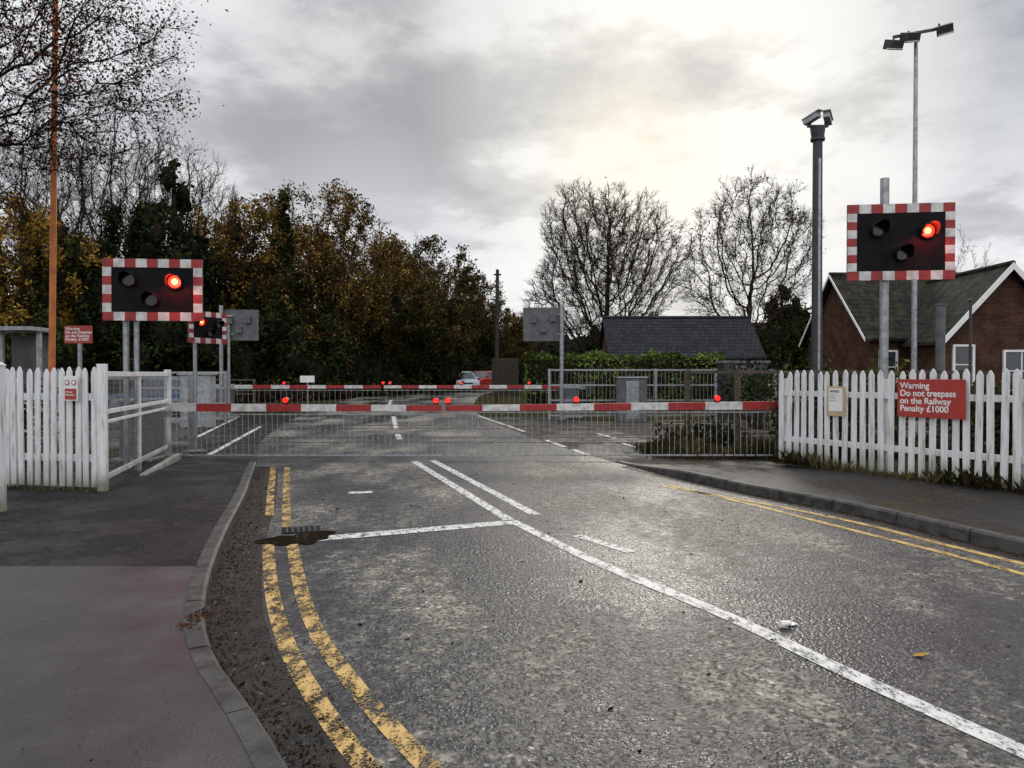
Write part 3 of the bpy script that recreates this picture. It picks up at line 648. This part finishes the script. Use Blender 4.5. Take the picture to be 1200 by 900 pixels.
# ------------------------------------------------------------ cars
def car(name,loc,rz,paint_,L=4.1,W=1.72):
    r=empty(name,loc,rz); b=MB(); h=W/2
    body=[(-L/2,.32),(-L/2+.02,.62),(-L/2+.12,.82),(-L*.28,.92),(L*.30,.95),(L/2-.06,.90),(L/2,.55),(L/2-.05,.3)]
    n=len(body)
    for s0,s1,i0,i1 in ((-h,-h+.08,.04,0),(-h+.08,h-.08,0,0),(h-.08,h,0,.04)):
        A=[(x*(1-i0*.4),s0,z-(i0 if z>.7 else 0)) for x,z in body];B=[(x*(1-i1*.4),s1,z-(i1 if z>.7 else 0)) for x,z in body]
        b.add(A+B,[(i,(i+1)%n,n+(i+1)%n,n+i) for i in range(n)]+[tuple(range(n))[::-1],tuple(range(n,2*n))],paint_)
    lo=[(-L*.30,.90),(L*.40,.92)]; hi=[(-L*.12,1.42),(L*.30,1.40)]
    wl,wh=h-.06,h-.24
    vs=[(lo[0][0],-wl,lo[0][1]),(lo[1][0],-wl,lo[1][1]),(lo[1][0],wl,lo[1][1]),(lo[0][0],wl,lo[0][1]),(hi[0][0],-wh,hi[0][1]),(hi[1][0],-wh,hi[1][1]),(hi[1][0],wh,hi[1][1]),(hi[0][0],wh,hi[0][1])]
    b.add(vs,[(0,1,5,4),(1,2,6,5),(2,3,7,6),(3,0,4,7)],'glass'); 
    b.box(((hi[0][0]+hi[1][0])/2,0,1.43),(hi[1][0]-hi[0][0]+.08,2*wh+.04,.06),paint_,taper=.9)
    for sy in(-1,1):
        for (a,c) in ((vs[0 if sy<0 else 3],vs[4 if sy<0 else 7]),(vs[1 if sy<0 else 2],vs[5 if sy<0 else 6])): b.cyl(a,c,.04,paint_,n=6)
        b.cyl((.1,sy*(wl+.005),.9),(.12,sy*(wh+.01),1.42),.035,paint_,n=6)
        b.box((-L*.24,sy*(h+.06),1.0),(.1,.16,.12),paint_)
        for wx in(-L*.31,L*.31): b.cyl((wx,sy*(h-.2),.31),(wx,sy*(h+.012),.31),.31,'tyre',n=18); b.cyl((wx,sy*(h+.013),.31),(wx,sy*(h+.02),.31),.19,'galv',n=14)
        b.box((-L/2+.03,sy*(h-.28),.68),(.12,.34,.15),'signwhite'); b.box((L/2-.02,sy*(h-.22),.72),(.08,.25,.2),'red')
    b.box((-L/2-.005,0,.45),(.03,.52,.11),'signwhite'); b.box((-L/2,0,.6),(.03,.7,.1),'black')
    b.obj('body',r,bevel=.02); return r
car('parked_car',(X(541,55),55,zg(55)+.02),math.pi/2+.3,'carsilver'); car('parked_car',(X(567,58),58,zg(58)+.02),math.pi/2-.5,'carred')
car('parked_car',(X(196,30),30,.0),.1,'carblue')
# ------------------------------------------------------------ trees
def maketree(name,loc,seed,H,R,base,rz=0,bark='bark',leaf=None,nleaf=0,lsz=.12,ivy=None,**kw):
    parts,tips,P,rad=sctree(seed,H,R,base,**kw); pp=[(v,q,bark) for v,q in parts]; rng=np.random.default_rng(seed+5)
    if leaf and nleaf:
        ph=rng.uniform(0,6,3); wgt=np.clip(.5+.6*np.sin(tips[:,0]*1.3+ph[0])*np.sin(tips[:,2]*1.2+ph[1])+.4*np.sin(tips[:,1]*1.4+ph[2]),.03,None); wgt/=wgt.sum()
        idx=rng.choice(len(tips),nleaf,p=wgt); C=tips[idx]+rng.normal(size=(nleaf,3))*.16
        v,q=leaves(C,lsz,rng); pp.append((v,q,leaf))
    if ivy:
        frac,nn,spread=ivy; cand=np.where(rad>frac*rad.max())[0]; idx=rng.choice(cand,nn); C=P[idx]+rng.normal(size=(nn,3))*spread
        v,q=leaves(C,.11,rng); pp.append((v,q,'leaf_ivy'))
    o=npmesh(name,pp,loc=loc); o.rotation_euler=(0,0,rz); return o
maketree('bare_tree',(X(708,55),55,0),11,15.4,5.7,2.6,n=3700,step=.42,kill=.52,tw=5,tl=.75,tr=.012,shell=.42,leaf='leaf_olive',nleaf=3000,lsz=.07,tip=.0145,upb=.05,wob=.14,twr=.5)
maketree('bare_tree',(X(872,56),56,0),23,16.6,5.0,4.0,n=1500,step=.48,kill=.75,tw=5,tl=.9,tr=.012,lean=(.8,0),leaf='leaf_olive',nleaf=3500,lsz=.08,tip=.017,upb=.12,wob=.18)
maketree('bare_tree',(X(1160,70),75,0),31,16.5,4.0,6,n=400,step=.6,kill=1.1,tw=3,tl=.8,tr=.011)
oak=maketree('oak_tree',(X(385,45),45,0),41,13.3,4.6,3.0,n=1400,step=.45,kill=.75,tw=3,tl=.6,tr=.012,leaf='leaf_brown',nleaf=23000,lsz=.085,ivy=(.28,6000,.3),tip=.016)
oak2=maketree('oak_tree',(X(492,52),52,0),47,10.6,4.3,2.4,n=1000,step=.48,kill=.85,tw=3,tl=.6,tr=.012,leaf='leaf_olive',nleaf=20000,lsz=.095,ivy=(.25,5000,.4),tip=.016)
bare=maketree('bare_tree',(X(130,40),40,0),53,16.2,4.2,4.5,n=1000,step=.48,kill=.85,tw=4,tl=.9,tr=.010,ivy=(.3,9000,.25),tip=.016,upb=.3)
bare2=maketree('bare_tree',(X(40,36),36,0),59,14,3.6,4,n=900,step=.48,kill=.85,tw=4,tl=.8,tr=.010,ivy=(.35,5000,.25),tip=.015,upb=.3)
yel=maketree('yellow_leaved_tree',(X(22,36),36,0),61,9.8,3.2,2.3,n=700,step=.5,kill=.9,tw=2,leaf='leaf_yellow',nleaf=15000,lsz=.10)
def inst(src,name,px,d,rz,s):
    o=bpy.data.objects.new(name,src.data); sc.collection.objects.link(o); o.location=(X(px,d),d,0); o.rotation_euler=(0,0,rz); o.scale=(s,s,s*random.uniform(.97,1.03)); return o
inst(bare,'bare_tree',215,43,2.1,.95); inst(bare2,'bare_tree',175,46,1.0,1.15); inst(bare,'bare_tree',75,48,4.0,1.08); inst(bare2,'bare_tree',255,50,3.9,1.02)
inst(yel,'yellow_leaved_tree',275,46,1.4,1.2); inst(yel,'yellow_leaved_tree',85,44,2.6,.9)
inst(oak2,'oak_tree',330,50,2.5,1.15); inst(oak2,'oak_tree',550,66,1.2,.95); inst(oak,'oak_tree',440,58,4.2,.98); inst(oak,'oak_tree',510,70,5,.92); inst(oak2,'oak_tree',592,80,2,.82)
inst(bare2,'bare_tree',488,64,2.2,.95)
def evergreen(name,loc,blobs,seed,key='leaf_dark',dens=120,size=.12):
    rng=np.random.default_rng(seed); C=blobleaves(blobs,dens,size,rng); v,q=leaves(C,size,rng)
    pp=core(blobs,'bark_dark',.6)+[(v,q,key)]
    top=max(c[2] for c,_ in blobs); v,q=tubes(np.array([[0,0,0.]]),np.array([[0,0,top]]),np.array([.35]),np.array([.08]),10); pp.append((v,q,'bark_dark'))
    return npmesh(name,pp,loc=loc)
def conblobs(seed,H,R,z0=1.5,n=24,pw=.75):
    rr=random.Random(seed); out=[]
    for i in range(n):
        t=i/(n-1); z=z0+(H-z0-.8)*t; rad=R*(1-t)**pw; a=rr.uniform(0,6.28); q=rr.uniform(.2,.75)*rad
        s=rr.uniform(.5,.8)*(R*.5*(1-t)+.6); out.append(((math.cos(a)*q,math.sin(a)*q,z),(s,s,s*1.35)))
    return out
evergreen('evergreen_tree',(X(205,38),38,0),conblobs(1,13.2,3.0,pw=.5),1)
evergreen('evergreen_tree',(X(165,39),39,0),conblobs(2,11.0,2.4,pw=.6),2)
evergreen('evergreen_tree',(X(236,41),41,0),conblobs(3,9.8,2.0,pw=.6),3)
evergreen('ivy_covered_tree',(X(333,42),42,0),conblobs(4,12.6,1.5),4,'leaf_ivy')
evergreen('ivy_covered_tree',(X(300,44),44,0),conblobs(14,7.5,2.0,pw=.5),14,'leaf_ivy')
evergreen('evergreen_tree',(X(510,54),54,0),conblobs(15,6.4,2.6,pw=.5),15,'leaf_dark',90)
evergreen('evergreen_tree',(X(916,60),60,0),conblobs(5,9.4,3.4,z0=3,pw=.35),5,'leaf_ivy',90)
evergreen('evergreen_tree',(X(697,70),70,0),conblobs(6,6.8,2.6),6,'leaf_dark',90)
evergreen('evergreen_tree',(X(122,37),37,0),conblobs(7,8.6,2.0,pw=.6),8,'leaf_dark')
evergreen('evergreen_tree',(X(50,34),34,0),conblobs(17,5.0,2.0,pw=.4),18,'leaf_ivy')
rr=random.Random(5); bl=[]
for i in range(76):
    px=-160+i*11; d=rr.uniform(40,47)+ (max(0,px-350)*.09); hgt=rr.uniform(1.4,2.4)+ (.8 if px<250 else 0); bl.append(((X(px,d),d,hgt*.75),(rr.uniform(1.2,1.9),1.4,hgt)))
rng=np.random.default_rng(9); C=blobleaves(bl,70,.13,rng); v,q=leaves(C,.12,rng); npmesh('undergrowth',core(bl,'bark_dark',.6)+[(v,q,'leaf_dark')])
bl=[]
for i in range(46):
    px=-150+i*16; d=rr.uniform(38,42)+max(0,px-350)*.1; s=rr.uniform(.6,1.2); bl.append(((X(px,d),d,s*.6),(s*1.2,1.0,s)))
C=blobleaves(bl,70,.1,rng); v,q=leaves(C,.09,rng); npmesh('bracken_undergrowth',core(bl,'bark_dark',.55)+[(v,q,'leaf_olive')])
N=24000; C=np.stack([rng.uniform(.6,9.6,N),33.6+rng.uniform(-.55,.6,N),rng.uniform(0,2.55,N)],1)
C[:,2]+=.1*np.sin(C[:,0]*2.1)+.06*np.sin(C[:,0]*5.3); C+=rng.normal(size=C.shape)*.05
v,q=leaves(C,.075,rng); hb=np.array([(x,y,z) for z in(0,2.3) for x,y in((.7,33.2),(9.5,33.2),(9.5,34),(.7,34))]); hq=np.array([(0,1,5,4),(1,2,6,5),(2,3,7,6),(3,0,4,7),(4,5,6,7)])
npmesh('hedge',[(hb,hq,'bark_dark'),(v,q,'leaf_hedge')])
bl=[]
for i in range(130):
    a=math.radians(-52+i*104/129); D=rr.uniform(105,140); h=rr.uniform(3.2,6.2)*(1.5 if a<-.05 else 1)
    bl.append(((math.tan(a)*D*.9,D,h*.6),(rr.uniform(4,7),4,h)))
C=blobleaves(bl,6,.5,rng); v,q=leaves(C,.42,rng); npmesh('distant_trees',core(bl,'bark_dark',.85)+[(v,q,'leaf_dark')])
def shrub(name,loc,r,seed,key,dens=260,size=.05):
    rg=np.random.default_rng(seed); rq=random.Random(seed); bl=[((rq.uniform(-.5,.5)*r[0],rq.uniform(-.5,.5)*r[1],r[2]*rq.uniform(.5,.95)),(r[0]*.5,r[1]*.5,r[2]*.42)) for _ in range(7)]
    C=blobleaves(bl,dens,size,rg,.2); v,q=leaves(C,size,rg)
    st=40; a=rg.uniform(-.25,.25,(st,3))*np.array([r[0],r[1],0]); t_=C[rg.integers(0,len(C),st)]; sv,sq=tubes(a,t_,np.full(st,.012),np.full(st,.004),3)
    return npmesh(name,[(sv,sq,'bark'),(v,q,key)],loc=loc)
shrub('shrub',(X(945,17),17.0,0),(.7,.6,1.75),1,'leaf_hedge',230,.05)
shrub('shrub',(X(1045,15),15.0,0),(.6,.6,1.6),2,'leaf_hedge',230,.05)
shrub('shrub',(X(890,22),22.0,0),(1.3,.8,1.7),3,'leaf_ivy')
shrub('shrub',(X(925,13.8),13.9,0),(.5,.4,1.2),4,'leaf_weed')
shrub('shrub',(X(1000,13.0),13.4,0),(1.2,.5,1.3),5,'leaf_ivy')
shrub('shrub',(X(1130,12.0),12.2,0),(1.4,.6,1.25),6,'leaf_weed')
shrub('shrub',(X(1180,11.6),11.6,0),(1.2,.6,1.2),9,'leaf_ivy')
shrub('shrub',(X(800,15.3),15.3,0),(.9,.5,.45),10,'leaf_weed',200)
shrub('shrub',(X(850,15.0),15.0,0),(.8,.4,.6),11,'leaf_ivy',200)
shrub('shrub',(X(30,13),13,0),(1.6,.6,1.2),7,'leaf_ivy')
def blades(name,xy,hmin,hmax,key,seed,z0=0):
    rg=np.random.default_rng(seed); N=len(xy); h=rg.uniform(hmin,hmax,N)*(.45+.75*np.abs(np.sin(xy[:,0]*2.3)*np.cos(xy[:,0]*.9+xy[:,1]*1.7))); P0=np.column_stack([xy,np.full(N,z0)]); 
    w=rg.normal(size=(N,2)); w/=np.linalg.norm(w,axis=1,keepdims=True); w3=np.column_stack([w*.006,np.zeros(N)]); ln=np.column_stack([rg.normal(size=(N,2))*.4,np.ones(N)])*h[:,None]
    md=P0+ln*.55*np.array([.6,.6,1.1]); v=np.stack([P0-w3,P0+w3,md+w3,P0+ln],1).reshape(-1,3); return npmesh(name,[(v,np.arange(N*4).reshape(-1,4),key)])
rg=np.random.default_rng(20)
xs=rg.uniform(2.6,9,9000); yy=14.2+rg.normal(size=9000)*.25+rg.uniform(0,1.8,9000); k=xs>(3.0+(yy-14)*-.3+rg.normal(size=9000)*.25); blades('rough_grass',np.column_stack([xs[k],yy[k]]),.08,.38,'leaf_weed',1)
tt=rg.uniform(0,1,3000)**.9; fx=np.interp(tt,[0,.45,1],[4.62,6.42,9.0]); fy=np.interp(tt,[0,.45,1],[12.7,9.4,4.6]); blades('fence_weeds',np.column_stack([fx+rg.normal(size=3000)*.10-.02,fy+rg.normal(size=3000)*.1]),.03,.26,'leaf_weed',2,.1)
tt=rg.uniform(0,1,800); blades('fence_weeds',np.column_stack([-9+3.6*tt,10.15-.55*tt+rg.normal(size=800)*.05]),.02,.10,'leaf_weed',3,.1)
xs=rg.uniform(-30,-7.2,7000); yy=rg.uniform(28,36,7000); k=xs<(-8.6-(yy-28)*.17); blades('rough_grass',np.column_stack([xs[k],yy[k]]),.1,.4,'leaf_weed',4)
maketree('overhanging_beech_tree',(-9.2,10.5,0),71,9.6,4.8,4.2,n=1500,step=.27,kill=.43,tw=5,tl=.42,tr=.005,leaf='leaf_red',nleaf=38000,lsz=.027,tip=.0065,shell=.6,bark='bark_dark',lean=(-.2,0))
# ------------------------------------------------------------ leaf litter
rg=np.random.default_rng(33)
def mk_l(n,fn): return np.array([fn() for _ in range(n)])
def gut():
    y=rg.uniform(1.5,13); x=xat(Lk,y)+abs(rg.normal())*.17+.01; return (x,y,.006)
def gutr():
    y=rg.uniform(3,13); x=xat(Rk,y)-abs(rg.normal())*.12-.01; return (x,y,.006)
def rd():
    y=rg.uniform(1.5,14); a,b=xat(Lk,y),xat(Rk,y); return (rg.uniform(a,b),y,.006)
def lp():
    y=rg.uniform(2,12); return (xat(Lk,y)-.14-abs(rg.normal())*1.5,y,hL(y)+.006)
def rp():
    y=rg.uniform(5,12.6); return (rf(y)-abs(rg.normal())*.4,y,hR(y)+.006)
C=np.concatenate([mk_l(4200,gut),mk_l(1300,gutr),mk_l(1500,rp)]); v,q=leaves(C,.0095,rg,flat=.95,asp=.55)
C=np.concatenate([mk_l(4000,rd),mk_l(500,lp)]); v2,q2=leaves(C,.0065,rg,flat=.85,asp=.5); C=np.concatenate([mk_l(160,rd),mk_l(160,gut)]); v3,q3=leaves(C,.017,rg,flat=.85,asp=.6)
npmesh('leaf_litter',[(v,q,'leaf_litter'),(v2,q2,'leaf_litter'),(v3,q3,'leaf_litter')])
C=np.column_stack([rg.normal(size=110)*.045+G(228,727,.1)[0],rg.normal(size=110)*.09+G(228,727,.1)[1],np.full(110,.112)]); v,q=leaves(C,.012,rg,flat=.85,asp=.7); npmesh('wet_leaves',[(v,q,'leaf_red')])
b=MB(); x,y=G(922,737); b.cyl((x-.035,y,.025),(x+.035,y+.02,.025),.022,'signwhite',r1=.016,n=12); b.box((x+.06,y+.05,.008),(.06,.04,.006),'signwhite',rz=.5); b.obj('litter_cup')
x,y=G(1082,771); v=np.array([(x-.06,y,.008),(x-.01,y-.025,.012),(x+.06,y+.01,.02),(x,y+.03,.01)]); npmesh('fallen_leaf',[(v,np.array([[0,1,2,3]]),'leaf_yellow')])
# ------------------------------------------------------------ world
az=math.radians(11); el=math.radians(21)
sd=Vector((math.sin(az)*math.cos(el),math.cos(az)*math.cos(el),math.sin(el)))
W=bpy.data.worlds.new('World'); sc.world=W; W.use_nodes=True; nt=W.node_tree; bg=nt.nodes['Background']; bg.inputs[1].default_value=.1
class WN(NT):
    def __init__(s): s.t=nt; s.tc=nt.nodes.new('ShaderNodeTexCoord')
w=WN(); D=w.tc.outputs['Generated']
sep=w.n('ShaderNodeSeparateXYZ'); w.l(D,sep.inputs[0]); zc=w.math('MAXIMUM',sep.outputs[2],.0); den=w.math('ADD',zc,.17)
cv=w.n('ShaderNodeCombineXYZ'); w.l(w.math('DIVIDE',sep.outputs[0],den),cv.inputs[0]); w.l(w.math('DIVIDE',sep.outputs[1],den),cv.inputs[1]); cv.inputs[2].default_value=3.3
f1=w.noise(1.35,6,.6,vec=cv.outputs[0])
cl=w.ramp(f1,[(.36,(.50,.51,.54)),(.455,(.62,.63,.66)),(.50,(.80,.81,.84)),(.60,(.90,.905,.92))])
def dmask(px,py,lo,hi):
    v=Vector(((px-600)/F,1,(HY-py)/F)).normalized(); dp=w.n('ShaderNodeVectorMath',operation='DOT_PRODUCT'); w.l(D,dp.inputs[0]); dp.inputs[1].default_value=v
    return w.ramp(dp.outputs['Value'],[(lo,0),(hi,1)])
cl=w.mix(w.math('MULTIPLY',dmask(430,120,.968,.995),.8),cl,w.ramp(f1,[(.38,(.37,.37,.39)),(.48,(.48,.475,.49)),(.53,(.64,.64,.65)),(.62,(.78,.78,.79))]))
cl=w.mix(w.math('MULTIPLY',dmask(1215,10,.978,.998),.75),cl,w.ramp(f1,[(.38,(.27,.29,.33)),(.6,(.5,.52,.56))]))
cl=w.mix(w.math('MULTIPLY',dmask(430,300,.985,.9995),.5),cl,(.74,.77,.82))
cl=w.mix(dmask(800,120,.945,.993),cl,w.ramp(f1,[(.38,(.66,.65,.63)),(.45,(.84,.82,.77)),(.50,(1.0,.98,.93))]))
cl=w.mix(w.math('MULTIPLY',dmask(735,185,.992,1.0),.5),cl,(1.0,.92,.74))
a_=w.n('ShaderNodeVectorMath',operation='MULTIPLY'); w.l(cl,a_.inputs[0]); 
mr=w.n('ShaderNodeMapRange'); w.l(zc,mr.inputs[0]); mr.inputs[1].default_value=.45; mr.inputs[2].default_value=1; mr.inputs[3].default_value=10; mr.inputs[4].default_value=17
mr2=w.n('ShaderNodeMapRange'); w.l(sep.outputs[1],mr2.inputs[0]); mr2.inputs[1].default_value=0; mr2.inputs[2].default_value=-.8; mr2.inputs[3].default_value=1; mr2.inputs[4].default_value=1.6
k=w.math('MULTIPLY',mr.outputs[0],mr2.outputs[0]); w.l(k,a_.inputs[1])
sky=w.n('ShaderNodeTexSky',sky_type='NISHITA'); sky.sun_disc=False; sky.sun_elevation=el; sky.sun_rotation=az
w.l(w.mix(.03,a_.outputs[0],sky.outputs[0]),bg.inputs[0])
S=bpy.data.lights.new('sun','SUN'); S.energy=.6; S.angle=math.radians(14); S.color=(1,.92,.80); so=bpy.data.objects.new('sun',S); sc.collection.objects.link(so); so.rotation_euler=sd.to_track_quat('Z','Y').to_euler(); so.location=(0,0,30)
cam=bpy.data.cameras.new('camera'); co=bpy.data.objects.new('camera',cam); sc.collection.objects.link(co); sc.camera=co
cam.sensor_width=36; cam.lens=26; cam.clip_end=2000; cam.clip_start=.05; co.location=(0,0,H0); co.rotation_euler=(math.radians(90-.66),0,0)
